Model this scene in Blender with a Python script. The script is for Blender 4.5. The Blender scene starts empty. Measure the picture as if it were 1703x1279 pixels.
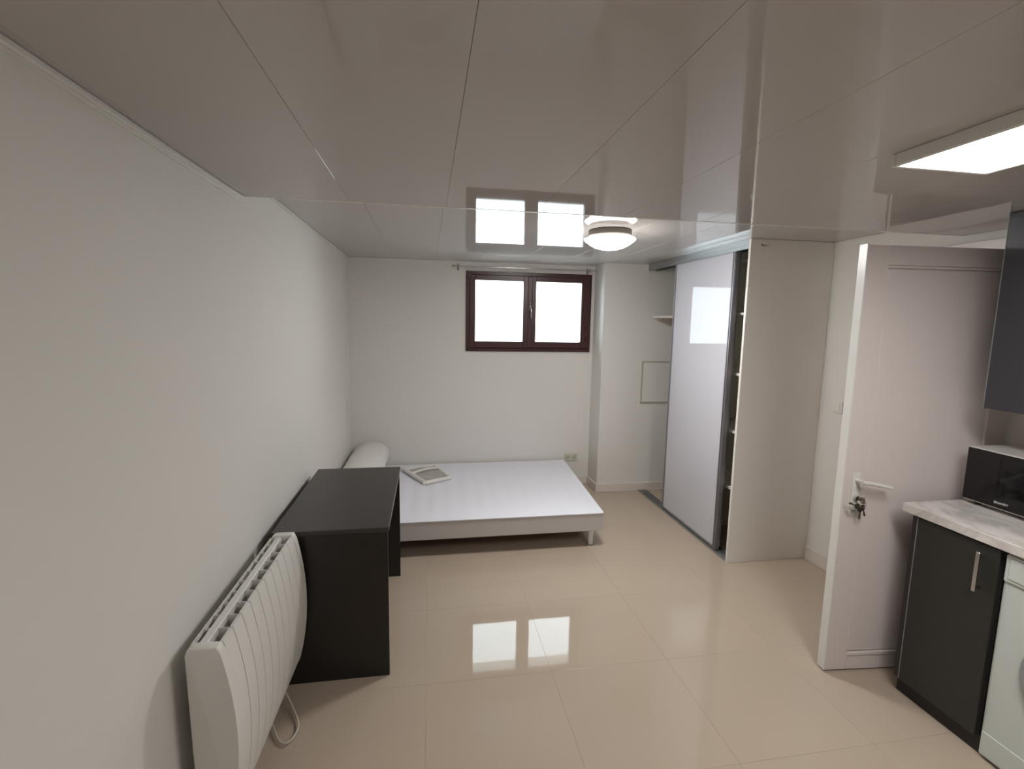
import bpy, bmesh, math, random
from mathutils import Vector, Matrix
random.seed(4)
S = bpy.context.scene
C = S.collection
PI = math.pi

# ------------------------------------------------------------------ room dimensions (metres)
XL, XR = -0.738, 2.721          # left wall, right wall
YB, YF = 4.849, -1.60           # wall with the window, wall behind the camera
YS = 2.203                      # where the ceiling steps up
ZN, ZF = 2.161, 2.252           # low ceiling (near), higher ceiling (far)
XP, YP = 1.657, 4.562           # boxed pier in the far right corner
XW, YW = 2.091, 3.017           # front plane of wardrobe, its side panel

# ------------------------------------------------------------------ camera
cd = bpy.data.cameras.new('camera'); cam = bpy.data.objects.new('camera', cd); C.objects.link(cam)
yaw, pit, roll, F = 0.1692, 0.1262, 0.0173, 818.97
fw = Vector((math.sin(yaw)*math.cos(pit), math.cos(yaw)*math.cos(pit), -math.sin(pit)))
rt = Vector((math.cos(yaw), -math.sin(yaw), 0)); up = rt.cross(fw)
r2 = rt*math.cos(roll) + up*math.sin(roll); u2 = -rt*math.sin(roll) + up*math.cos(roll)
cam.matrix_world = Matrix(((r2.x, u2.x, -fw.x, 0), (r2.y, u2.y, -fw.y, 0), (r2.z, u2.z, -fw.z, 1.68), (0, 0, 0, 1)))
cd.sensor_width = 36; cd.sensor_fit = 'HORIZONTAL'; cd.lens = F/1703*36; cd.clip_start = 0.02
S.camera = cam

# ------------------------------------------------------------------ world, exposure
w = bpy.data.worlds.new('overcast_sky'); S.world = w; w.use_nodes = True
bg = w.node_tree.nodes['Background']
bg.inputs[0].default_value = (0.86, 0.95, 1.0, 1); bg.inputs[1].default_value = 2.5
S.view_settings.view_transform = 'Standard'; S.view_settings.look = 'None'
S.view_settings.gamma = 1; S.view_settings.use_curve_mapping = False
S.view_settings.exposure = 1.85
LED_E, DOME_E = 6.0, 24.0
pl = bpy.data.lights.new('window_portal', 'AREA'); pl.shape = 'RECTANGLE'; pl.size = 1.26; pl.size_y = 0.78
pl.cycles.is_portal = True
po = bpy.data.objects.new('window_portal', pl); C.objects.link(po)
po.location = (0.99, YB+0.32, 1.775); po.rotation_euler = (-PI/2, 0, 0)   # shines towards -Y

# ------------------------------------------------------------------ materials
def srgb(r, g, b):
    f = lambda c: (c/255/12.92) if c/255 <= 0.04045 else ((c/255+0.055)/1.055)**2.4
    return (f(r), f(g), f(b), 1)
def mat(name, col, rough=0.5, metal=0, bump=0, scale=20, var=0, spec=0.5, coat=0, emit=None, stretch=(1,1,1), ior=1.5, vscale=None):
    m = bpy.data.materials.new(name); m.use_nodes = True
    nt = m.node_tree; b = nt.nodes['Principled BSDF']
    b.inputs['Base Color'].default_value = col; b.inputs['Roughness'].default_value = rough
    b.inputs['Metallic'].default_value = metal; b.inputs['Specular IOR Level'].default_value = spec
    b.inputs['IOR'].default_value = ior; b.inputs['Coat Weight'].default_value = coat; b.inputs['Coat Roughness'].default_value = 0.04
    tc = nt.nodes.new('ShaderNodeTexCoord'); mp = nt.nodes.new('ShaderNodeMapping')
    nt.links.new(tc.outputs['Object'], mp.inputs[0]); mp.inputs['Scale'].default_value = stretch
    if var:
        n = nt.nodes.new('ShaderNodeTexNoise'); n.inputs['Scale'].default_value = vscale or scale*0.5; n.inputs['Detail'].default_value = 4
        r = nt.nodes.new('ShaderNodeMapRange'); r.inputs['To Min'].default_value = 1-var; r.inputs['To Max'].default_value = 1+var
        x = nt.nodes.new('ShaderNodeVectorMath'); x.operation = 'SCALE'; x.inputs[0].default_value = col[:3]
        nt.links.new(mp.outputs[0], n.inputs[0]); nt.links.new(n.outputs[0], r.inputs[0]); nt.links.new(r.outputs[0], x.inputs['Scale'])
        nt.links.new(x.outputs[0], b.inputs['Base Color'])
    if bump:
        n = nt.nodes.new('ShaderNodeTexNoise'); n.inputs['Scale'].default_value = scale; n.inputs['Detail'].default_value = 2
        bp = nt.nodes.new('ShaderNodeBump'); bp.inputs['Strength'].default_value = 1; bp.inputs['Distance'].default_value = bump
        nt.links.new(mp.outputs[0], n.inputs[0]); nt.links.new(n.outputs[0], bp.inputs['Height']); nt.links.new(bp.outputs[0], b.inputs['Normal'])
    if emit:
        b.inputs['Emission Color'].default_value = emit[0]; b.inputs['Emission Strength'].default_value = emit[1]
    return m
M = {}
M['wall'] = mat('wall_paint', srgb(226, 223, 218), 0.7, spec=.3, bump=0.0004, scale=60, var=0.012, vscale=2)
M['ceil'] = mat('ceiling_pvc', srgb(192, 187, 184), 0.03, bump=0.0003, scale=3.0, var=0.01, stretch=(1, .35, 1), vscale=2, spec=.2)
M['ceilgap'] = mat('ceiling_backing', srgb(130, 124, 118), 0.6, bump=.0002)
M['tile'] = mat('floor_tile', srgb(186, 170, 153), 0.03, bump=0.0001, scale=5, var=0.03, vscale=2.2, spec=.4, ior=1.5)
M['grout'] = mat('floor_grout', srgb(184, 168, 151), 0.7, bump=.0003, scale=200)
M['base'] = mat('baseboard_white', srgb(222, 212, 204), 0.3, var=.01)
M['trim'] = mat('white_trim', srgb(228, 226, 222), 0.3, var=.01)
M['darkwood'] = mat('dark_stained_wood', srgb(66, 30, 28), 0.35, bump=.0004, scale=60, var=.25, stretch=(1, 1, .12))
M['fabric'] = mat('white_fabric', srgb(232, 232, 240), 0.85, bump=.0005, scale=400, var=.03)
M['fabric2'] = mat('rail_fabric', srgb(200, 194, 192), 0.85, bump=.0005, scale=400, var=.03)
M['bolster'] = mat('bolster_cotton', srgb(232, 230, 226), 0.9, bump=.003, scale=14, var=.02)
M['slat'] = mat('slat_wood', srgb(186, 140, 112), 0.5, bump=.0003, scale=30, var=.1, stretch=(1, .1, 1))
M['desk'] = mat('black_brown_laminate', srgb(32, 28, 25), 0.30, bump=.0002, scale=120, var=.08, stretch=(1, .15, 1))
M['desktop'] = mat('dark_desk_top', srgb(56, 52, 49), 0.36, bump=.0002, scale=150, var=.06)
M['rad'] = mat('radiator_enamel', srgb(226, 223, 218), 0.35, var=.01)
M['radin'] = mat('radiator_core', srgb(205, 203, 198), 0.45, var=.02)
M['alu'] = mat('brushed_aluminium', srgb(172, 174, 175), 0.32, metal=.85, bump=.0001, scale=200, stretch=(1, .05, 1), var=.04)
M['aludark'] = mat('grey_aluminium', srgb(150, 146, 152), 0.35, metal=.7, var=.05)
M['chrome'] = mat('chrome', srgb(205, 205, 205), 0.18, metal=1, var=.03)
M['lacquer'] = mat('white_lacquered_glass', srgb(212, 211, 219), 0.04, spec=.25, var=.004, vscale=1)
M['melamine'] = mat('white_melamine', srgb(236, 231, 224), 0.35, var=.01)
M['inner'] = mat('wardrobe_inner_board', srgb(224, 221, 206), 0.5, var=.02)
M['door'] = mat('door_paint', srgb(226, 215, 212), 0.32, bump=.0004, scale=25, var=.01)
M['nickel'] = mat('satin_nickel', srgb(104, 99, 90), 0.5, metal=.3, var=.05)
M['hatchedge'] = mat('hatch_edge', srgb(184, 181, 166), 0.5, var=.02)
M['brass'] = mat('worn_key_metal', srgb(135, 122, 108), 0.35, metal=.9, var=.15)
M['cab'] = mat('graphite_cabinet', srgb(44, 44, 41), 0.42, bump=.0001, scale=300, var=.05)
M['cabup'] = mat('graphite_blue_cabinet', srgb(64, 63, 70), 0.40, bump=.0001, scale=300, var=.05)
M['cabside'] = mat('dark_carcass', srgb(42, 37, 37), 0.5, var=.05)
M['appl'] = mat('white_appliance', srgb(206, 212, 208), 0.3, var=.01)
M['mwhite'] = mat('microwave_white', srgb(226, 221, 218), 0.35, var=.01)
M['greyplas'] = mat('grey_plastic', srgb(150, 152, 152), 0.3, var=.02)
M['blackglass'] = mat('black_glass', srgb(16, 15, 17), 0.08, var=.1)
M['logo'] = mat('silver_print', srgb(200, 200, 200), 0.4, var=.02)
M['cable'] = mat('white_cable', srgb(205, 196, 184), 0.45, var=.02)
M['mark'] = mat('pencil_mark', srgb(96, 92, 84), 0.8, var=.05)
M['packin'] = mat('packet_window', srgb(178, 172, 168), 0.25, bump=.004, scale=14, var=.08)
M['plaswhite'] = mat('white_plastic', srgb(228, 226, 220), 0.35, var=.01)
M['plasgreen'] = mat('socket_plastic', srgb(204, 204, 190), 0.35, var=.01)
M['outside'] = mat('outside_render', srgb(214, 214, 210), 0.8, bump=.001, scale=60, var=.03)
M['rubber'] = mat('black_rubber', srgb(30, 30, 30), 0.7, var=.05)
M['dark_glass'] = mat('porthole_glass', srgb(46, 48, 52), 0.07, var=.05)  # dark glass of the washing machine porthole
M['led'] = mat('led_diffuser', (1, 1, 1, 1), 0.5, emit=((1, .985, .96, 1), LED_E), var=.002)
M['dome'] = mat('opal_glass_lit', (1, 1, 1, 1), 0.25, emit=((1, .985, .95, 1), DOME_E), var=.002)
M['dome_top'] = mat('opal_glass_shoulder', (1, 1, 1, 1), 0.3, emit=((1, .985, .95, 1), 1.6), var=.002)
# marble worktop: soft grey veins
def marble():
    m = bpy.data.materials.new('marble_worktop'); m.use_nodes = True; nt = m.node_tree; b = nt.nodes['Principled BSDF']
    tc = nt.nodes.new('ShaderNodeTexCoord'); mp = nt.nodes.new('ShaderNodeMapping'); mp.inputs['Scale'].default_value = (2.6, .9, 1); mp.inputs['Rotation'].default_value = (0, 0, .45)
    n = nt.nodes.new('ShaderNodeTexNoise'); n.inputs['Scale'].default_value = 3.2; n.inputs['Detail'].default_value = 6; n.inputs['Distortion'].default_value = 1.1
    r = nt.nodes.new('ShaderNodeValToRGB'); e = r.color_ramp.elements
    e[0].position = .30; e[0].color = srgb(232, 226, 222); e[1].position = .72; e[1].color = srgb(228, 222, 218)
    k = r.color_ramp.elements.new(.50); k.color = srgb(200, 194, 190); k = r.color_ramp.elements.new(.42); k.color = srgb(226, 220, 216); k = r.color_ramp.elements.new(.56); k.color = srgb(222, 216, 212)
    nt.links.new(tc.outputs['Object'], mp.inputs[0]); nt.links.new(mp.outputs[0], n.inputs[0]); nt.links.new(n.outputs[0], r.inputs[0]); nt.links.new(r.outputs[0], b.inputs['Base Color'])
    b.inputs['Roughness'].default_value = .35
    return m
M['marble'] = marble()
def pane():
    m = bpy.data.materials.new('window_glass'); m.use_nodes = True; nt = m.node_tree; nt.nodes.clear()
    o = nt.nodes.new('ShaderNodeOutputMaterial'); mx = nt.nodes.new('ShaderNodeMixShader'); t = nt.nodes.new('ShaderNodeBsdfTransparent'); g = nt.nodes.new('ShaderNodeBsdfGlossy')
    fr = nt.nodes.new('ShaderNodeFresnel'); fr.inputs[0].default_value = 1.3; g.inputs['Roughness'].default_value = .05
    t.inputs[0].default_value = (.95, .97, .97, 1)
    nt.links.new(fr.outputs[0], mx.inputs[0]); nt.links.new(t.outputs[0], mx.inputs[1]); nt.links.new(g.outputs[0], mx.inputs[2]); nt.links.new(mx.outputs[0], o.inputs[0])
    return m
M['pane'] = pane()

# ------------------------------------------------------------------ helpers (all coordinates are world coordinates)
def box(bm, x0, x1, y0, y1, z0, z1, bev=0, seg=1):
    r = bmesh.ops.create_cube(bm, size=1)
    vs = r['verts']
    for v in vs:
        v.co = Vector(((x0+x1)/2+v.co.x*(x1-x0), (y0+y1)/2+v.co.y*(y1-y0), (z0+z1)/2+v.co.z*(z1-z0)))
    if bev:
        es = list({e for v in vs for e in v.link_edges})
        bmesh.ops.bevel(bm, geom=es, offset=bev, segments=seg, profile=.5, affect='EDGES')
    return bm
def B(x0, x1, y0, y1, z0, z1, bev=0, seg=1):
    return box(bmesh.new(), x0, x1, y0, y1, z0, z1, bev, seg)
def tube(bm, pts, r, n=10, caps=True):
    pts = [Vector(p) for p in pts]; rings = []
    for i, p in enumerate(pts):
        d = (pts[min(i+1, len(pts)-1)]-pts[max(i-1, 0)]).normalized()
        a = d.cross(Vector((0, 0, 1)));
        if a.length < 1e-3: a = d.cross(Vector((1, 0, 0)))
        a.normalize(); b = d.cross(a)
        rr = r[i] if isinstance(r, (list, tuple)) else r
        rings.append([bm.verts.new(p+a*rr*math.cos(2*PI*k/n)+b*rr*math.sin(2*PI*k/n)) for k in range(n)])
    for i in range(len(rings)-1):
        for k in range(n): bm.faces.new((rings[i][k], rings[i][(k+1) % n], rings[i+1][(k+1) % n], rings[i+1][k]))
    if caps:
        bm.faces.new(rings[0][::-1]); bm.faces.new(rings[-1])
    return bm
def T(pts, r, n=10): return tube(bmesh.new(), pts, r, n)
def lathe(bm, cx, cy, prof, n=32, axis='z'):
    rings = []
    for (r, h) in prof:
        ring = []
        for k in range(n):
            c, s = math.cos(2*PI*k/n)*r, math.sin(2*PI*k/n)*r
            ring.append(bm.verts.new((cx+c, cy+s, h) if axis == 'z' else (h, cx+c, cy+s)))
        rings.append(ring)
    for i in range(len(rings)-1):
        for k in range(n): bm.faces.new((rings[i][k], rings[i][(k+1) % n], rings[i+1][(k+1) % n], rings[i+1][k]))
    bm.faces.new(rings[0][::-1]); bm.faces.new(rings[-1])
    return bm
def smooth_path(pts, k=8):
    P = [Vector(p) for p in pts]; P = [2*P[0]-P[1]]+P+[2*P[-1]-P[-2]]; out = []
    for i in range(1, len(P)-2):
        for j in range(k):
            t = j/k; a, b, c, d = P[i-1], P[i], P[i+1], P[i+2]
            out.append(.5*((2*b)+(c-a)*t+(2*a-5*b+4*c-d)*t*t+(-a+3*b-3*c+d)*t**3))
    out.append(P[-2]); return out
def wloc(o):   # parents are still unrotated while parts are built
    v = Vector((0, 0, 0))
    while o: v += o.location; o = o.parent
    return v
def obj(name, bm, m, parent=None, loc=None, smooth=False):
    """link a bmesh as one object; vertices come in world coordinates"""
    o = bpy.data.objects.new(name, bpy.data.meshes.new(name)); C.objects.link(o)
    base = wloc(parent) if parent else Vector((0, 0, 0))
    if parent: o.parent = parent
    if loc is None:
        c = [v.co for v in bm.verts]; loc = Vector(((min(v.x for v in c)+max(v.x for v in c))/2, (min(v.y for v in c)+max(v.y for v in c))/2, min(v.z for v in c)))
    loc = Vector(loc)
    bmesh.ops.recalc_face_normals(bm, faces=bm.faces)
    for v in bm.verts: v.co -= loc
    o.location = loc-base
    bm.to_mesh(o.data); bm.free()
    o.data.materials.append(M[m] if isinstance(m, str) else m)
    if smooth:
        for p in o.data.polygons: p.use_smooth = True
        o.data.set_sharp_from_angle(angle=math.radians(40))
    return o
def tag(o, label, cat, group=None):
    o['label'] = label; o['category'] = cat
    if group: o['group'] = group
    return o
def thing(name, label, cat, loc, group=None):
    o = bpy.data.objects.new(name, None); C.objects.link(o); o.location = loc; o.empty_display_size = .1
    return tag(o, label, cat, group)
def struct(name, bm, m, label=None):
    o = obj(name, bm, m, loc=(0, 0, 0)); o['kind'] = 'structure'
    if label: o['label'] = label
    return o
def sempty(name, label, loc):
    o = bpy.data.objects.new(name, None); C.objects.link(o); o.location = loc; o['kind'] = 'structure'; o['label'] = label
    return o
def share(src, name, loc, parent):
    o = src.copy(); o.name = name; C.objects.link(o); o.parent = parent; o.location = Vector(loc)-wloc(parent); return o

# ================================================================== STRUCTURE
fl = struct('floor', B(XL-.2, 4.1, YF-.2, YB+.3, -.12, -.0012), 'grout', 'glossy beige tiled floor')
TS, G = 0.60, 0.0006
x0, y0 = 0.582-3*TS, -.27-3*TS
protos = {}
for i in range(8):
    for j in range(13):
        a0, a1 = max(x0+i*TS+G/2, XL-.01), min(x0+(i+1)*TS-G/2, XR+.12); b0, b1 = max(y0+j*TS+G/2, YF-.01), min(y0+(j+1)*TS-G/2, YB+.01)
        if a1-a0 < .02 or b1-b0 < .02: continue
        key = (round(a1-a0, 3), round(b1-b0, 3))
        if key in protos: share(protos[key], 'tile', ((a0+a1)/2, (b0+b1)/2, -.012), fl)
        else: protos[key] = obj('tile', B(a0, a1, b0, b1, -.012, 0, .0003), 'tile', fl)
struct('wall_left', B(XL-.15, XL, YF-.15, YB+.3, 0, 2.5), 'wall', 'plain off-white left wall')
bm = bmesh.new()
wx0, wx1, wz0, wz1 = .362, 1.622, 1.390, 2.162
box(bm, XL, wx0, YB, YB+.28, 0, 2.5); box(bm, wx1, XP+.1, YB, YB+.28, 0, 2.5); box(bm, wx0, wx1, YB, YB+.28, 0, wz0); box(bm, wx0, wx1, YB, YB+.28, wz1, 2.5)
struct('wall_back', bm, 'wall', 'off-white end wall holding the small window')
struct('wall_pier', B(XP, XR+.02, YP, YB+.02, 0, 2.45), 'wall', 'boxed-out pier to the right of the window')
struct('wall_front', B(XL-.15, XR+.15, YF-.15, YF, 0, 2.5), 'wall')
DY0, DY1, DZ = 1.885, 2.645, 2.06
bm = bmesh.new()
box(bm, XR, XR+.13, YF-.15, DY0, 0, 2.5); box(bm, XR, XR+.13, DY1, YB+.3, 0, 2.5); box(bm, XR, XR+.13, DY0, DY1, DZ, 2.5)
struct('wall_right', bm, 'wall', 'off-white right wall with the doorway')
bm = bmesh.new()      # small hall beyond the doorway
box(bm, 3.9, 4.0, 1.4, 3.2, 0, 2.5); box(bm, XR+.13, 3.9, 1.3, 1.4, 0, 2.5); box(bm, XR+.13, 3.9, 3.1, 3.2, 0, 2.5); box(bm, XR+.13, 3.9, 1.4, 3.1, 2.3, 2.4)
struct('wall_hall', bm, 'wall', 'small hall beyond the doorway')
# ceilings: slabs with PVC boards hung below, boards run along the room
bm = bmesh.new()
box(bm, XL-.15, XR+.15, YF-.15, YS, ZN+.012, 2.55); box(bm, XL-.15, XR+.15, YS, YB+.3, ZF+.012, 2.55)
ce = struct('ceiling', bm, 'ceilgap', 'glossy white board ceiling with a step')
PW = .3935; px0 = -.3165-2*PW
for (ya, yb, z) in ((YF, YS-.012, ZN), (YS+.004, YB, ZF)):
    proto = {}
    for i in range(10):
        a0, a1 = max(px0+i*PW, XL), min(px0+(i+1)*PW, XR)
        if a1-a0 < .02: continue
        key = round(a1-a0, 3)
        if key in proto: share(proto[key], 'ceiling_board', ((a0+a1)/2, (ya+yb)/2, z), ce)
        else: proto[key] = obj('ceiling_board', B(a0+.0004, a1-.0004, ya, yb, z, z+.0118, .0005), 'ceil', ce)
struct('trim_1', B(XL, XR, YS-.012, YS+.003, ZN-.001, ZF+.011, .001), 'trim', 'white edging of the ceiling step')
bm = bmesh.new(); box(bm, XL, XL+.014, YF, YS-.012, ZN-.016, ZN, .003); box(bm, XL, XL+.004, YF, YS, ZN-.024, ZN)
struct('trim_2', bm, 'trim', 'white edge moulding between the left wall and low ceiling')
struct('trim_3', B(XL, XL+.012, YS+.003, YB, ZF-.012, ZF, .003), 'trim')
struct('trim_4', B(XL+.012, XP, YB-.010, YB, ZF-.010, ZF, .003), 'trim')
struct('trim_5', B(XR-.012, XR, YS+.003, YW-.001, ZF-.012, ZF, .003), 'trim')
# baseboards
BH = .085
struct('baseboard_back', B(XL+.001, XP-.001, YB-.014, YB, 0, BH-.01, .003), 'base')
struct('baseboard_pier_side', B(XP-.014, XP, YP-.014, YB-.014, 0, BH, .003), 'base')
struct('baseboard_pier', B(XP, XR-.002, YP-.014, YP, 0, BH, .003), 'base')
struct('baseboard_left', B(XL, XL+.012, YF, YB-.015, 0, .07, .003), 'base')
struct('baseboard_right', B(XR-.014, XR, DY1+.075, YW-.001, 0, .10, .003), 'base')
# doorway casing
bm = bmesh.new()
box(bm, XR-.014, XR, DY1, DY1+.06, 0, DZ+.06, .003); box(bm, XR-.014, XR, DY0-.01, DY1, DZ, DZ+.06, .003)
box(bm, XR, XR+.13, DY1-.02, DY1, 0, DZ); box(bm, XR, XR+.13, DY0, DY0+.02, 0, DZ); box(bm, XR, XR+.13, DY0+.02, DY1-.02, DZ-.02, DZ)
struct('trim_6', bm, 'door', 'white casing of the doorway')

# ------------------------------------------------------------------ window
win = sempty('window_1', 'small dark brown two-leaf window high on the end wall', ((wx0+wx1)/2, YB, wz0))
yf0, yf1 = YB-.022, YB+.05
bm = bmesh.new()
e = .035
box(bm, wx0, wx1, yf0, yf1, wz0, wz0+e, .003); box(bm, wx0, wx1, yf0, yf1, wz1-e, wz1, .003)
box(bm, wx0, wx0+e, yf0, yf1, wz0+e, wz1-e, .003); box(bm, wx1-e, wx1, yf0, yf1, wz0+e, wz1-e, .003)
obj('window_frame', bm, 'darkwood', win)
gz0, gz1 = 1.488, 2.076
mid = .988
for (a, b, g0, g1) in ((wx0+e+.001, mid-.001, .450, .921), (mid+.001, wx1-e-.001, 1.050, 1.515)):
    bm = bmesh.new(); s0, s1, t0, t1 = YB-.036, YB+.02, wz0+e+.001, wz1-e-.001
    box(bm, a, g0, s0, s1, t0, t1, .003); box(bm, g1, b, s0, s1, t0, t1, .003)
    box(bm, g0, g1, s0, s1, t0, gz0, .003); box(bm, g0, g1, s0, s1, gz1, t1, .003)
    sa = obj('window_sash', bm, 'darkwood', win)
    obj('pane', B(g0-.004, g1+.004, YB-.006, YB, gz0-.004, gz1+.004), 'pane', sa)
obj('mullion_strip', B(mid-.02, mid+.02, YB-.046, YB-.036, wz0+e+.012, wz1-e-.012, .003), 'darkwood', win)
bm = bmesh.new(); box(bm, wx0+.02, wx1-.02, YB-.040, YB-.022, wz0+.010, wz0+.028, .004)
obj('drip_rail', bm, 'darkwood', win)
bm = bmesh.new(); box(bm, .983, 1.003, YB-.052, YB-.046, 1.80, 1.87, .003)
tube(bm, [(.993, YB-.05, 1.855), (.993, YB-.085, 1.855)], .008); tube(bm, [(.993, YB-.083, 1.865), (.993, YB-.085, 1.80), (.993, YB-.08, 1.715)], [.008, .009, .006])
h = obj('window_handle', bm, 'chrome', win, smooth=True); h['label'] = 'chrome lever handle'
for z in (1.50, 1.60, 2.0):
    obj('hinge', T([(wx1-.055, YB-.04, z), (wx1-.055, YB-.04, z+.05)], .007), 'darkwood', win, smooth=True)

# ------------------------------------------------------------------ interior door
def rot_door(pt): return pt
hx, hy = 2.700, 1.868                       # hinge line
ang = math.atan2(1.935-hy, 1.915-hx)        # leaf direction: hinge -> free edge
L = .790
dr = sempty('door_1', 'white panelled interior door standing open beside the kitchen cabinets', (hx, hy, 0))
dr.rotation_euler = (0, 0, ang)
def dobj(name, bm, m, parent=None, smooth=False):   # local door coords: x along the leaf, y>0 is the face away... camera side is +y
    o = bpy.data.objects.new(name, bpy.data.meshes.new(name)); C.objects.link(o); o.parent = parent or dr
    bmesh.ops.recalc_face_normals(bm, faces=bm.faces); bm.to_mesh(o.data); bm.free(); o.data.materials.append(M[m])
    if smooth:
        for p in o.data.polygons: p.use_smooth = True
        o.data.set_sharp_from_angle(angle=math.radians(40))
    return o
Z0, Z1 = .008, 2.045
dobj('door_core', B(0.01, L-.01, -.030, -.010, Z0+.01, Z1-.01), 'door')
st = .105
dobj('stile', B(L-st, L, -.040, 0, Z0, Z1, .002), 'door'); dobj('stile', B(0, st, -.040, 0, Z0, Z1, .002), 'door')
dobj('rail', B(st, L-st, -.040, 0, Z1-.085, Z1, .002), 'door'); dobj('rail', B(st, L-st, -.040, 0, Z0, Z0+.075, .002), 'door')
dobj('door_panel', B(st+.012, L-st-.004, -.036, -.004, Z0+.094, Z1-.100, .004), 'door')
dobj('bead', B(st, L-st, -.009, .004, Z0+.072, Z0+.092, .004, 2), 'door'); dobj('bead', B(st, L-st, -.009, .000, Z1-.098, Z1-.086, .003), 'door')
dobj('edge_strip', B(L-.001, L+.006, -.046, .003, Z0, Z1+.006, .002), 'trim')
hxl = L-.058
pb = dobj('handle_plate', B(hxl-.019, hxl+.019, 0, .006, .80, 1.01, .003, 2), 'trim')
bm = bmesh.new(); tube(bm, [(hxl, .004, .975), (hxl, .05, .975)], .009, 12)
tube(bm, smooth_path([(hxl+.012, .050, .978), (hxl-.03, .053, .974), (hxl-.09, .054, .962), (hxl-.135, .050, .952)], 5), .0095, 12)
dobj('door_handle', bm, 'trim', smooth=True)
dobj('lock_barrel', T([(hxl, .004, .892), (hxl, .022, .892)], .011, 14), 'chrome', smooth=True)
bm = bmesh.new(); tube(bm, smooth_path([(hxl+.004, .004, .845), (hxl+.01, .03, .842), (hxl+.035, .036, .842), (hxl+.046, .034, .852)], 4), .0045, 8)
dobj('hook', bm, 'chrome', smooth=True)
for z in (.25, 1.05, 1.8): dobj('hinge', T([(-.006, -.02, z), (-.006, -.02, z+.09)], .008), 'chrome', smooth=True)
# keys hanging in the lock: own thing
dm = Matrix.Translation((hx, hy, 0)) @ Matrix.Rotation(ang, 4, 'Z')
kl = dm @ Vector((hxl, .022, .892))
kt = thing('key_bunch', 'small bunch of keys hanging from the lock of white door', 'keys', kl)
def kobj(name, bm, m='brass', parent=kt):
    for v in bm.verts: v.co = dm @ v.co
    return obj(name, bm, m, parent, smooth=True)
def keybm(dx, dz, tilt):
    bm = bmesh.new()
    lathe(bm, 0, 0, [(.013, -.001), (.0135, .001)], 18); 
    box(bm, -.003, .003, -.045, -.010, -.001, .001); box(bm, .003, .007, -.040, -.034, -.001, .001); box(bm, .003, .006, -.030, -.026, -.001, .001)
    bmesh.ops.rotate(bm, verts=bm.verts, cent=(0, 0, 0), matrix=Matrix.Rotation(PI/2, 3, 'X'))
    bmesh.ops.rotate(bm, verts=bm.verts, cent=(0, 0, 0), matrix=Matrix.Rotation(tilt, 3, 'Y'))
    bmesh.ops.translate(bm, verts=bm.verts, vec=(hxl+dx, .040+.004*abs(dx)*50, .868+dz))
    return bm
bm = bmesh.new(); box(bm, hxl-.002, hxl+.002, .020, .046, .886, .898); box(bm, hxl-.002, hxl+.002, .040, .064, .878, .906, .001)
kobj('key', bm)
ring = [(hxl+.014*math.cos(a), .056, .876+.018*math.sin(a)) for a in [2*PI*k/20 for k in range(21)]]
kobj('key_ring', T(ring, .0016, 6), 'chrome')
kobj('key', keybm(-.012, -.012, .35)); kobj('key', keybm(.016, -.004, -1.9)); kobj('key', keybm(-.002, -.022, .05))

# ================================================================== WARDROBE
wd = thing('built_in_wardrobe', 'built-in wardrobe with white gloss sliding doors between pier and side panel', 'wardrobe', (2.4, 3.8, 0))
sp = obj('side_panel', B(XW, XR-.001, YW, YW+.022, 0, ZF-.001, .0015), 'melamine', wd)
bm = bmesh.new(); zt = 2.212
for (a, b, z0_, z1_) in ((2.168, 2.176, zt-.006, zt+.008), (2.180, 2.188, zt-.008, zt-.001), (2.188, 2.196, zt-.005, zt+.001), (2.198, 2.206, zt-.005, zt+.001), (2.207, 2.225, zt-.003, zt-.001)):
    box(bm, a, b, YW-.0006, YW, z0_, z1_)
obj('scuff_mark', bm, 'mark', sp)['label'] = 'small dark scuff mark near the top'
y1 = YP-.001
bm = bmesh.new(); box(bm, XW+.004, XW+.088, YW+.023, y1, ZF-.010, ZF-.001); box(bm, XW+.004, XW+.010, YW+.023, y1, ZF-.062, ZF-.010, .001); box(bm, XW+.046, XW+.050, YW+.023, y1, ZF-.055, ZF-.010); box(bm, XW+.084, XW+.088, YW+.023, y1, ZF-.062, ZF-.010)
box(bm, XW+.000, XW+.006, YW+.023, y1, ZF-.040, ZF-.030, .001)
obj('top_track', bm, 'alu', wd)
bm = bmesh.new(); box(bm, XW+.002, XW+.088, YW+.023, y1, .001, .005)
for a in (.002, .022, .040, .050, .068, .084): box(bm, XW+a, XW+a+.004, YW+.023, y1, .005, .014, .001)
obj('bottom_track', bm, 'alu', wd)
def sliding(y0_, y1_, xa, label=None):
    zb, zt_ = .018, ZF-.045
    p = obj('sliding_door', B(xa+.010, xa+.022, y0_+.030, y1_-.012, zb+.012, zt_-.004), 'lacquer', wd)
    if label: p['label'] = label
    bm = bmesh.new(); box(bm, xa, xa+.034, y0_, y0_+.030, zb, zt_, .003); box(bm, xa-.006, xa, y0_, y0_+.010, zb, zt_, .002); box(bm, xa-.004, xa, y0_+.022, y0_+.030, zb, zt_, .001)
    obj('door_stile', bm, 'aludark', p)
    obj('door_stile', B(xa, xa+.034, y1_-.014, y1_, zb, zt_, .003), 'aludark', p)
    obj('door_rail', B(xa+.002, xa+.03, y0_+.03, y1_-.014, zb, zb+.014, .001), 'aludark', p)
    obj('door_rail', B(xa+.008, xa+.026, y0_+.03, y1_-.014, zt_-.014, zt_-.001, .001), 'aludark', p)
sliding(3.190, 4.050, XW+.012)
sliding(3.235, 4.020, XW+.051)
obj('divider', B(2.20, XR-.002, 3.640, 3.660, .001, ZF-.07), 'inner', wd)
obj('inner_board', B(XR-.012, XR-.001, YW+.023, 3.639, .001, ZF-.07), 'inner', wd)
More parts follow.
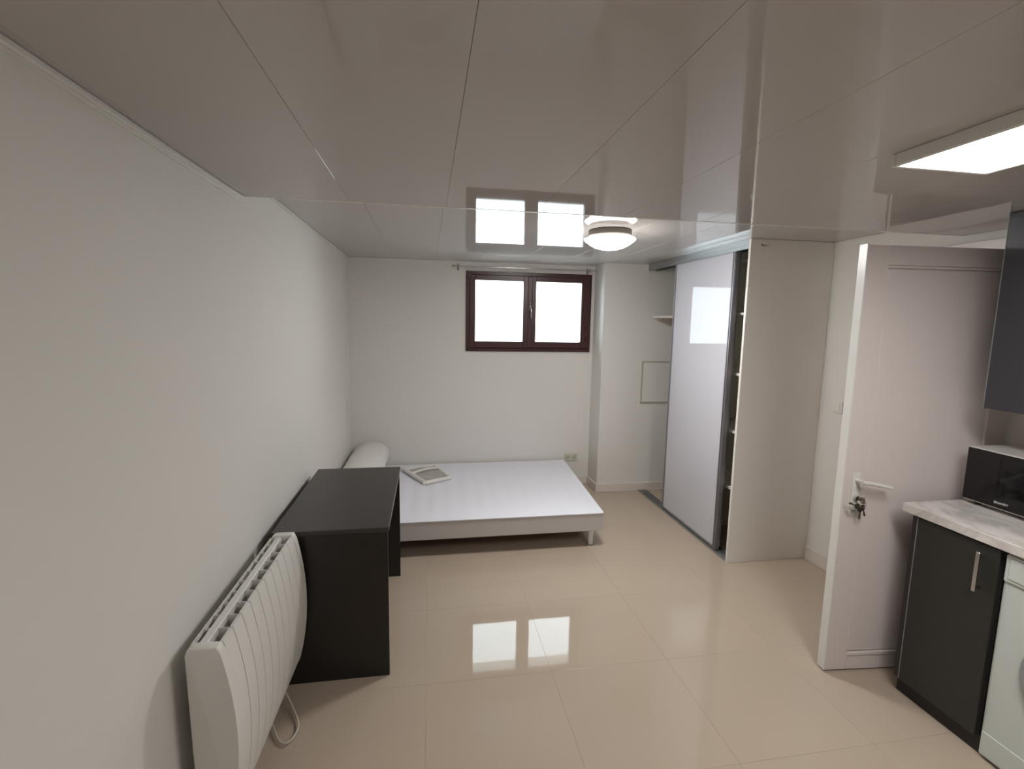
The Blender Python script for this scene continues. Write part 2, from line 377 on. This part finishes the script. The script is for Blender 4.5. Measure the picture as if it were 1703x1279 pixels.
for z in (1.755, 1.325, .905, .485): obj('shelf', B(2.181, XR-.013, YW+.023, 3.639, z, z+.020, .001), 'melamine', wd)
obj('shelf', B(2.165, XR-.003, 3.661, YP-.001, 1.742, 1.762, .001), 'melamine', wd)
# bracket shadow gap under the left shelf
obj('shelf_batten', B(2.235, XR-.003, YP-.022, YP-.001, 1.712, 1.742, .001), 'melamine', wd)
# access hatch on the pier inside the wardrobe
hp = thing('access_hatch', 'square white access hatch on the pier at the left end inside wardrobe', 'hatch', (2.24, YP, .90))
bm = bmesh.new(); a, b, c, d = 2.075, 2.42, .898, 1.320; t = .012
box(bm, a, b, YP-.008, YP, c, c+t, .001); box(bm, a, b, YP-.008, YP, d-t, d, .001); box(bm, a, a+t, YP-.008, YP, c+t, d-t, .001); box(bm, b-t, b, YP-.008, YP, c+t, d-t, .001)
obj('hatch_frame', bm, 'hatchedge', hp)
obj('hatch_panel', B(a+t+.003, b-t-.003, YP-.005, YP, c+t+.003, d-t-.003, .001), 'wall', hp)

# ================================================================== BED BASE
bx0, bx1, by0, by1, bz0, bz1 = -.715, 1.292, 3.385, 4.812, .128, .272
bd = thing('bed_base', 'low white fabric covered slatted bed base on short legs', 'bed', ((bx0+bx1)/2, (by0+by1)/2, 0))
sk = lambda y: (y-by0)/(by1-by0)*.085          # the right end runs slightly outwards
bm = bmesh.new()
box(bm, bx0, bx1, by0, by0+.045, bz0, bz1-.006, .008, 2); box(bm, bx0, bx1+.08, by1-.045, by1, bz0, bz1-.006, .008, 2)
box(bm, bx0, bx0+.045, by0+.04, by1-.04, bz0, bz1-.006, .008, 2); box(bm, bx1-.045, bx1, by0+.04, by1-.04, bz0, bz1-.006, .008, 2)
for v in bm.verts:
    if v.co.x > bx1-.06: v.co.x += sk(v.co.y) if v.co.x < bx1+.001 else 0
obj('rail', bm, 'fabric2', bd)
# top cover pulled over the slats, shallow ridges where the slats are
NS = 15; pitch = (bx1-bx0-.12)/NS
bm = bmesh.new(); nx, ny = NS*8+4, 10; grid = []
for i in range(nx+1):
    u = bx0+(bx1-bx0)*i/nx; col = []
    for j in range(ny+1):
        v = by0+(by1-by0)*j/ny
        ph = ((u-bx0-.06)/pitch) % 1
        inside = bx0+.06 < u < bx1-.06 and by0+.03 < v < by1-.03
        z = bz1-.0045+(.0045*(.5-.5*math.cos(2*PI*ph)) if inside else .002)
        edge = 0 < j < ny and 0 < i < nx
        x_ = u + sk(v)*(i/nx)
        col.append(bm.verts.new((x_, v, z if edge else bz1-.003)))
    grid.append(col)
for i in range(nx):
    for j in range(ny): bm.faces.new((grid[i][j], grid[i+1][j], grid[i+1][j+1], grid[i][j+1]))
r = bmesh.ops.extrude_face_region(bm, geom=list(bm.faces))
for v in [g for g in r['geom'] if isinstance(g, bmesh.types.BMVert)]: v.co.z -= .006
obj('top_cover', bm, 'fabric', bd, smooth=True)
pp = [(bx0+.005, by0-.002, bz1-.004), (bx1-.004, by0-.002, bz1-.004), (bx1+.003, by0+.004, bz1-.004), (bx1+.087, by1-.004, bz1-.004)]
obj('piping', T(pp, .004, 8), 'fabric', bd)
s0 = None
for k in range(NS):
    xx = bx0+.06+pitch*(k+.5)
    if s0 is None: s0 = obj('slat', B(xx-.027, xx+.027, by0+.046, by1-.046, bz1-.028, bz1-.016, .002), 'slat', bd)
    else: share(s0, 'slat', (xx, (by0+by1)/2, bz1-.028), bd)
for (x_, y_) in ((bx1-.078, by0+.045), (bx1-.04, by1-.10), (bx0+.10, by0+.045), (bx0+.10, by1-.10), ((bx0+bx1)/2, by1-.10), ((bx0+bx1)/2, (by0+by1)/2)):
    lg = obj('leg', lathe(bmesh.new(), x_, y_, [(.017, .010), (.018, .012), (.024, bz0-.004), (.026, bz0+.012)], 20), 'trim', bd, smooth=True)
    obj('foot_cap', lathe(bmesh.new(), x_, y_, [(.018, 0), (.0195, .002), (.0195, .010), (.017, .012)], 20), 'greyplas', lg, smooth=True)
obj('centre_beam', B((bx0+bx1)/2-.02, (bx0+bx1)/2+.02, by0+.046, by1-.046, bz0, bz1-.030), 'slat', bd)

# rolled bolster
bm = bmesh.new(); n = 28; cx, cz = -.545, .2735+.126; prof = []
ys = [4.828, 4.824, 4.805, 4.77, 4.5, 4.2, 3.9, 3.6, 3.48, 3.45, 3.44, 3.437]; rs = [.25, .72, .93, 1, 1.0, 1.01, 1, 1, .97, .85, .6, .2]
rings = []
for y_, s in zip(ys, rs):
    ring = []
    for k in range(n):
        a = 2*PI*k/n; rx, rz = .168*s, .122*s
        wob = 1+.012*math.sin(3*a+y_*5)
        ring.append(bm.verts.new((cx+.01*math.sin(y_*4)+rx*math.cos(a)*wob, y_, cz+rz*math.sin(a)*wob)))
    rings.append(ring)
for i in range(len(rings)-1):
    for k in range(n): bm.faces.new((rings[i][k], rings[i][(k+1) % n], rings[i+1][(k+1) % n], rings[i+1][k]))
bm.faces.new(rings[0]); bm.faces.new(rings[-1])
tag(obj('bolster', bm, 'bolster', smooth=True), 'long white bolster lying on bed base along left wall behind desk', 'bolster')

# flat packet
pk = thing('flat_packet', 'flat packet with raised white border and grey window lying on bed base', 'packet', (-.01, 4.43, bz1))
A, Bc, Cc, D = Vector((-.035, 4.175, 0)), Vector((.190, 4.300, 0)), Vector((.055, 4.700, 0)), Vector((-.235, 4.590, 0))
zb = bz1+.0015
def pkp(u, v, z=0): p = (A*(1-u)+Bc*u)*(1-v)+(D*(1-u)+Cc*u)*v; return Vector((p.x, p.y, zb+z))
bm = bmesh.new(); g = []
for i in range(9):
    g.append([bm.verts.new(pkp(i/8, j/10, .010+.005*math.sin(i*1.3+j*.9)+.003*math.sin(j*2.1))) for j in range(11)])
for i in range(8):
    for j in range(10): bm.faces.new((g[i][j], g[i+1][j], g[i+1][j+1], g[i][j+1]))
r = bmesh.ops.extrude_face_region(bm, geom=list(bm.faces))
for v in [q for q in r['geom'] if isinstance(q, bmesh.types.BMVert)]: v.co.z = zb
obj('window_sheet', bm, 'packin', pk, smooth=True)['label'] = 'grey crinkled inner sheet'
bm = bmesh.new()
def strip(u0, v0, u1, v1, w_, hgt, bend=0):
    pts = [pkp(u0+(u1-u0)*t/6, v0+(v1-v0)*t/6, hgt*.5+bend*math.sin(PI*t/6)) for t in range(7)]
    n0 = len(bm.verts); tube(bm, pts, w_, 10)
strip(0, 0, 1, 0, .017, .030); strip(0, -.01, 0, 1.01, .019, .036); strip(1, 0, 1, 1, .012, .024); strip(0, 1, 1, 1, .014, .028)
obj('border', bm, 'plaswhite', pk, smooth=True)
bm = bmesh.new(); strip(.02, .62, .98, .74, .012, .040, .012); obj('carry_strap', bm, 'plaswhite', pk, smooth=True)

# ================================================================== DESK
dk = thing('desk', 'black-brown panel-sided desk along the left wall between radiator and bed', 'desk', (-.45, 2.69, 0))
dx0, dx1, dy0, dy1, dz = -.688, -.182, 2.212, 3.172, .739
obj('desk_top', B(dx0, dx1, dy0, dy1, dz-.022, dz, .002), 'desktop', dk)
obj('side_panel', B(dx0+.012, dx1-.006, dy0+.006, dy0+.024, 0, dz-.023, .001), 'desk', dk)
obj('side_panel', B(dx0+.012, dx1-.006, dy1-.024, dy1-.006, 0, dz-.023, .001), 'desk', dk)
obj('back_panel', B(dx0+.014, dx0+.030, dy0+.025, dy1-.025, .30, dz-.023, .001), 'desk', dk)
obj('under_shelf', B(dx0+.031, dx1-.16, dy0+.025, dy1-.025, .60, .616, .001), 'desk', dk)

# ================================================================== RADIATOR
rd = thing('radiator', 'white curved fin electric radiator on the left wall before desk', 'radiator', (XL+.10, 1.60, .12))
ry0, ry1, rz0, rz1 = 1.446, 2.198, .120, .735
rxb = -.684
zs = [.120, .140, .19, .25, .32, .39, .46, .53, .59, .64, .68, .715, .735]
def fx(z):
    t = (z-.44)/.32
    return -.560-.042*abs(t)**2.0-(.006 if z <= .125 else 0)
def fin(y0_, y1_):
    bm = bmesh.new(); g_ = .0020
    # curved front blade
    rows = []
    for z in zs:
        f_ = fx(z); rows.append([bm.verts.new((f_-.001, y0_+g_, z)), bm.verts.new((f_, y0_+g_+.001, z)), bm.verts.new((f_, y1_-g_-.001, z)), bm.verts.new((f_-.001, y1_-g_, z)), bm.verts.new((f_-.010, y1_-g_, z)), bm.verts.new((f_-.010, y0_+g_, z))])
    for i in range(len(rows)-1):
        for k in range(6): bm.faces.new((rows[i][k], rows[i][(k+1) % 6], rows[i+1][(k+1) % 6], rows[i+1][k]))
    bm.faces.new(rows[0][::-1]); bm.faces.new(rows[-1])
    # web plates behind the blade at both sides
    zt_ = rz1-.004
    vs = []
    for yy in (y0_+g_+.002, y0_+g_+.0045):
        vs.append([bm.verts.new((rxb+.002, yy, rz0+.005))]+[bm.verts.new((fx(z)-.007, yy, min(max(z, rz0+.005), zt_))) for z in zs]+[bm.verts.new((rxb+.002, yy, zt_))])
    n_ = len(vs[0])
    bm.faces.new(vs[0]); bm.faces.new(vs[1][::-1])
    for k in range(n_): bm.faces.new((vs[0][k], vs[0][(k+1) % n_], vs[1][(k+1) % n_], vs[1][k]))
    return bm
capn = .036; NF = 10; fwid = (ry1-ry0-2*capn)/NF
f0 = None
for k in range(NF):
    ya = ry0+capn+k*fwid
    if f0 is None: f0 = obj('fin', fin(ya, ya+fwid), 'rad', rd, loc=(fx(.44), ya, rz0), smooth=True)
    else: share(f0, 'fin', (fx(.44), ya, rz0), rd)
obj('core', B(-.664, -.640, ry0+capn, ry1-capn, rz0+.01, rz1-.002, .002), 'rad', rd)
obj('back_plate', B(rxb-.001, rxb+.0025, ry0+capn, ry1-capn, rz0+.01, rz1-.003), 'rad', rd)
obj('heating_bar', B(-.668, -.636, ry0+capn, ry1-capn, rz0+.02, rz1-.20), 'radin', rd)
def cap(y0_, y1_, ext=0):
    bm = bmesh.new(); prof = [(rxb-.002, rz0)]+[(fx(z)+.002, z) for z in zs[:-1]]+[(fx(.735)+.000, rz1+.001), (fx(.735)-.006, rz1+.005), (rxb+.012, rz1+.005), (rxb+.002, rz1-.002), (rxb-.003, rz1-.016)]
    a_ = [bm.verts.new((x, y0_, z)) for x, z in prof]; b_ = [bm.verts.new((x, y1_, z)) for x, z in prof]
    n_ = len(prof); fa = bm.faces.new(a_); fb = bm.faces.new(b_[::-1])
    for k in range(n_): bm.faces.new((a_[k], a_[(k+1) % n_], b_[(k+1) % n_], b_[k]))
    es = list(fa.edges)+list(fb.edges)
    bmesh.ops.bevel(bm, geom=es, offset=.005, segments=3, profile=.5, affect='EDGES')
    return bm
obj('end_cap', cap(ry0, ry0+capn-.001), 'rad', rd, smooth=True)
obj('end_cap', cap(ry1-capn+.001, ry1), 'rad', rd, smooth=True)
for y_ in (1.62, 2.0): obj('wall_bracket', B(XL+.006, rxb-.001, y_-.02, y_+.02, .2, .62), 'radin', rd)
cp = smooth_path([(-.700, 2.06, .20), (-.672, 2.09, .125), (-.632, 2.085, .050), (-.588, 2.035, .014), (-.548, 1.960, .005), (-.548, 1.905, .005), (-.570, 1.872, .005), (-.605, 1.892, .005), (-.645, 1.955, .012), (-.68, 2.00, .03), (-.70, 2.02, .10)], 8)
obj('power_cable', T(cp, .0042, 10), 'cable', rd, smooth=True)['label'] = 'thin white cable looping onto the floor'

rd.rotation_euler = (.027, 0, -.030)

# ================================================================== KITCHEN
KX = 2.135                       # door fronts
base = thing('base_cabinet', 'dark grey single door base cabinet under worktop at its far end', 'cabinet', (2.42, 1.60, 0))
obj('carcass', B(KX+.020, XR-.002, 1.432, 1.785, .075, .858, .001), 'cabside', base)
dd = obj('cabinet_door', B(KX, KX+.019, 1.436, 1.757, .078, .852, .0015), 'cab', base)
bm = bmesh.new(); box(bm, KX-.030, KX-.022, 1.484, 1.498, .660, .822, .002); box(bm, KX-.022, KX, 1.486, 1.496, .672, .682); box(bm, KX-.022, KX, 1.486, 1.496, .800, .810)
obj('bar_handle', bm, 'chrome', dd)['label'] = 'silver bar handle'
obj('filler_strip', B(KX+.004, KX+.0195, 1.760, 1.785, .078, .852, .001), 'cabside', base)
obj('edge_highlight', B(KX-.0006, KX+.0194, 1.7572, 1.7596, .078, .852), 'greyplas', base)  # highlight on the door's far edge, put in as a light grey strip
obj('plinth', B(KX+.030, KX+.046, 1.432, 1.785, 0, .074), 'cabside', base)
tag(obj('worktop', B(2.120, XR-.001, .10, 1.822, .8605, .900, .003, 2), 'marble'), 'white marble-look worktop with grey veins over cabinet and washing machine', 'worktop')
# washing machine
wm = thing('washing_machine', 'white front-loading washing machine under worktop beside the base cabinet', 'washing machine', (2.42, 1.125, 0))
obj('body', B(2.150, XR-.02, .828, 1.424, .012, .848, .006, 2), 'appl', wm)
obj('control_panel', B(2.142, 2.150, .832, 1.420, .742, .846, .003, 2), 'appl', wm)
obj('detergent_drawer', B(2.138, 2.142, 1.235, 1.405, .756, .836, .002), 'appl', wm)
obj('kick_panel', B(2.146, 2.150, .832, 1.420, .02, .115, .002), 'appl', wm)
dcy, dcz = 1.125, .445
bm = bmesh.new(); prof = [(.165, 2.149), (.200, 2.149), (.205, 2.142), (.200, 2.134), (.180, 2.128), (.150, 2.130), (.142, 2.138), (.142, 2.149)]
rings = []
for (r_, x_) in prof: rings.append([bm.verts.new((x_, dcy+r_*math.cos(2*PI*k/40), dcz+r_*math.sin(2*PI*k/40))) for k in range(40)])
for i in range(len(rings)):
    for k in range(40): bm.faces.new((rings[i][k], rings[i][(k+1) % 40], rings[(i+1) % len(rings)][(k+1) % 40], rings[(i+1) % len(rings)][k]))
dr_ = obj('door_ring', bm, 'greyplas', wm, smooth=True)
obj('porthole', lathe(bmesh.new(), dcy, dcz, [(.141, 2.147), (.135, 2.138), (.10, 2.131), (.05, 2.128), (.01, 2.127)], 36, 'x'), 'dark_glass', dr_, smooth=True)
obj('dial', lathe(bmesh.new(), 1.03, .794, [(.026, 2.142), (.026, 2.128), (.022, 2.124)], 28, 'x'), 'greyplas', wm, smooth=True)
for (x_, y_) in ((2.19, .87), (2.19, 1.38), (2.66, .87), (2.66, 1.38)): obj('foot', lathe(bmesh.new(), x_, y_, [(.02, 0), (.02, .008), (.012, .013)], 16), 'rubber', wm)
# neighbour base cabinet, mostly outside the frame
b2 = thing('base_cabinet', 'dark grey base cabinet on the near side of washing machine', 'cabinet', (2.42, .46, 0))
obj('carcass', B(KX+.020, XR-.002, .10, .822, .075, .858, .001), 'cabside', b2)
obj('cabinet_door', B(KX, KX+.019, .103, .819, .078, .852, .0015), 'cab', b2); obj('plinth', B(KX+.030, KX+.046, .10, .822, 0, .074), 'cabside', b2)
# wall cabinets
for i, (a, b, lab) in enumerate(((1.140, 1.738, 'dark grey wall cabinet hanging over microwave at the far end'), (.538, 1.136, 'dark grey wall cabinet nearer the camera than microwave'))):
    wc = thing('wall_cabinet', lab, 'cabinet', (2.53, (a+b)/2, 1.350))
    obj('carcass', B(2.370, XR-.001, a, b, 1.350, ZN-.002, .001), 'cabside', wc)
    d_ = obj('cabinet_door', B(2.350, 2.369, a+.002, b-.018, 1.348, ZN-.004, .0015), 'cabup', wc)
    obj('edge_highlight', B(2.3495, 2.3695, b-.018, b-.0155, 1.348, ZN-.004), 'greyplas', wc)  # bright line of the door edge, likewise coloured in as a strip
# microwave
mx, my0, my1, mz0, mz1 = 2.408, 1.335, 1.800, .918, 1.160
mw = thing('microwave', 'microwave with black glass front and white top on worktop', 'microwave', (2.55, 1.57, .900))
obj('body', B(mx+.012, XR-.03, my0, my1, mz0, mz1, .004, 2), 'mwhite', mw)
fr = obj('front_frame', B(mx+.002, mx+.012, my0, my1, mz0, mz1, .002), 'mwhite', mw)
dd = obj('door_glass', B(mx-.004, mx+.002, my0+.09, my1-.003, mz0+.005, mz1-.003, .002), 'blackglass', mw)
obj('control_panel', B(mx-.004, mx+.002, my0+.003, my0+.088, mz0+.005, mz1-.003, .002), 'blackglass', mw)
for z in (.98, 1.06): obj('knob', lathe(bmesh.new(), my0+.045, z, [(.018, mx-.004), (.018, mx-.018), (.015, mx-.021)], 24, 'x'), 'chrome', mw, smooth=True)
for (x_, y_) in ((mx+.04, my0+.04), (mx+.04, my1-.04), (XR-.07, my0+.04), (XR-.07, my1-.04)): obj('foot', lathe(bmesh.new(), x_, y_, [(.013, .900), (.013, mz0+.003)], 14), 'rubber', mw)
tcv = bpy.data.curves.new('lettering', 'FONT'); tcv.body = 'BRANDT'; tcv.size = .0125; tcv.extrude = .0003; tcv.offset = .0004; tcv.align_x = 'CENTER'; tcv.align_y = 'CENTER'; tcv.space_character = 1.12
to = bpy.data.objects.new('tmp', tcv); me = bpy.data.meshes.new_from_object(to); bpy.data.objects.remove(to)
lo = bpy.data.objects.new('lettering', me); C.objects.link(lo); me.materials.clear(); me.materials.append(M['logo']); lo.parent = mw
lo.location = Vector((mx-.0044, 1.642, .9465))-mw.location; lo.rotation_euler = (PI/2, 0, -PI/2)

# ================================================================== LAMPS
# square-edged LED panel on the low ceiling
lp = thing('led_panel_light', 'white rectangular LED panel light on the low ceiling above kitchen', 'ceiling light', (1.44, .64, ZN-.035))
la, lb, lc, le_ = 1.278, 1.598, .045, 1.250
bm = bmesh.new(); z0_, z1_ = ZN-.034, ZN-.0005; t = .014
box(bm, la, lb, lc, lc+t, z0_, z1_, .002); box(bm, la, lb, le_-t, le_, z0_, z1_, .002); box(bm, la, la+t, lc+t, le_-t, z0_, z1_, .002); box(bm, lb-t, lb, lc+t, le_-t, z0_, z1_, .002)
obj('housing', bm, 'plaswhite', lp)
obj('diffuser', B(la+t, lb-t, lc+t, le_-t, z0_+.002, z0_+.008), 'led', lp)
# round flush lamp
dl = thing('dome_ceiling_light', 'round opal glass flush lamp on the higher ceiling by the window', 'ceiling light', (1.115, 3.00, ZF))
cx, cy = 1.112, 3.000
obj('base_ring', lathe(bmesh.new(), cx, cy, [(.126, ZF-.0005), (.132, ZF-.004), (.132, ZF-.034), (.124, ZF-.040), (.124, ZF-.042)], 48), 'nickel', dl, smooth=True)
bm = bmesh.new(); obj('bowl_shoulder', lathe(bmesh.new(), cx, cy, [(.120, ZF-.038), (.140, ZF-.044), (.152, ZF-.049), (.157, ZF-.0535)], 48), 'dome_top', dl, smooth=True)
prof = [(.157, ZF-.054), (.155, ZF-.060), (.140, ZF-.072), (.118, ZF-.088), (.090, ZF-.102), (.060, ZF-.111), (.025, ZF-.117), (.004, ZF-.118)]
obj('bowl', lathe(bm, cx, cy, prof, 48), 'dome', dl, smooth=True)

# ================================================================== SMALL FITTINGS
cr = thing('curtain_rod', 'thin metal curtain rod just above the dark window', 'curtain rod', (.95, YB-.075, 2.19))
zr = 2.196; yr = YB-.075
obj('rod', T([(.245, yr, zr), (1.638, yr, zr)], .0055, 10), 'chrome', cr, smooth=True)
for x_ in (.235, 1.640): obj('finial', T([(x_-.012, yr, zr), (x_-.006, yr, zr), (x_+.006, yr, zr), (x_+.010, yr, zr)], [.006, .010, .010, .005], 10), 'chrome', cr, smooth=True)
for x_ in (.285, 1.575):
    bm = bmesh.new(); box(bm, x_-.006, x_+.006, yr, YB, zr-.014, zr-.008, .001); box(bm, x_-.009, x_+.009, YB-.004, YB, zr-.035, zr+.03, .001); box(bm, x_-.005, x_+.005, yr-.009, yr-.005, zr-.016, zr+.016, .001); box(bm, x_-.005, x_+.005, yr-.009, yr+.006, zr-.014, zr-.008, .001)
    obj('bracket', bm, 'aludark', cr)
so = thing('wall_socket', 'double wall socket low on the end wall beside the bed base', 'socket', (1.465, YB, .235))
obj('plate', B(1.395, 1.535, YB-.010, YB, .248, .328, .003, 2), 'plasgreen', so)
for x_ in (1.43, 1.50):
    s_ = obj('socket_well', lathe(bmesh.new(), 0, 0, [(.020, 0), (.022, .002)], 20), 'hatchedge', so)
    s_.data.transform(Matrix.Rotation(PI/2, 4, 'X')); s_.location = Vector((x_, YB-.010, .288))-so.location
sw = thing('wall_switch', 'tall white double switch on the left wall above bolster', 'switch', (XL, 4.68, .74))
obj('plate', B(XL, XL+.009, 4.64, 4.72, .76, .93, .003, 2), 'plaswhite', sw)
for z in (.775, .852): obj('rocker', B(XL+.009, XL+.013, 4.652, 4.708, z, z+.062, .002), 'plaswhite', sw)
s2 = thing('wall_switch', 'small white light switch on the right wall between wardrobe panel and door', 'switch', (XR, 2.86, 1.11))
obj('plate', B(XR-.009, XR, 2.82, 2.90, 1.11, 1.19, .003, 2), 'plaswhite', s2)
obj('rocker', B(XR-.013, XR-.009, 2.835, 2.885, 1.125, 1.175, .002), 'plaswhite', s2)
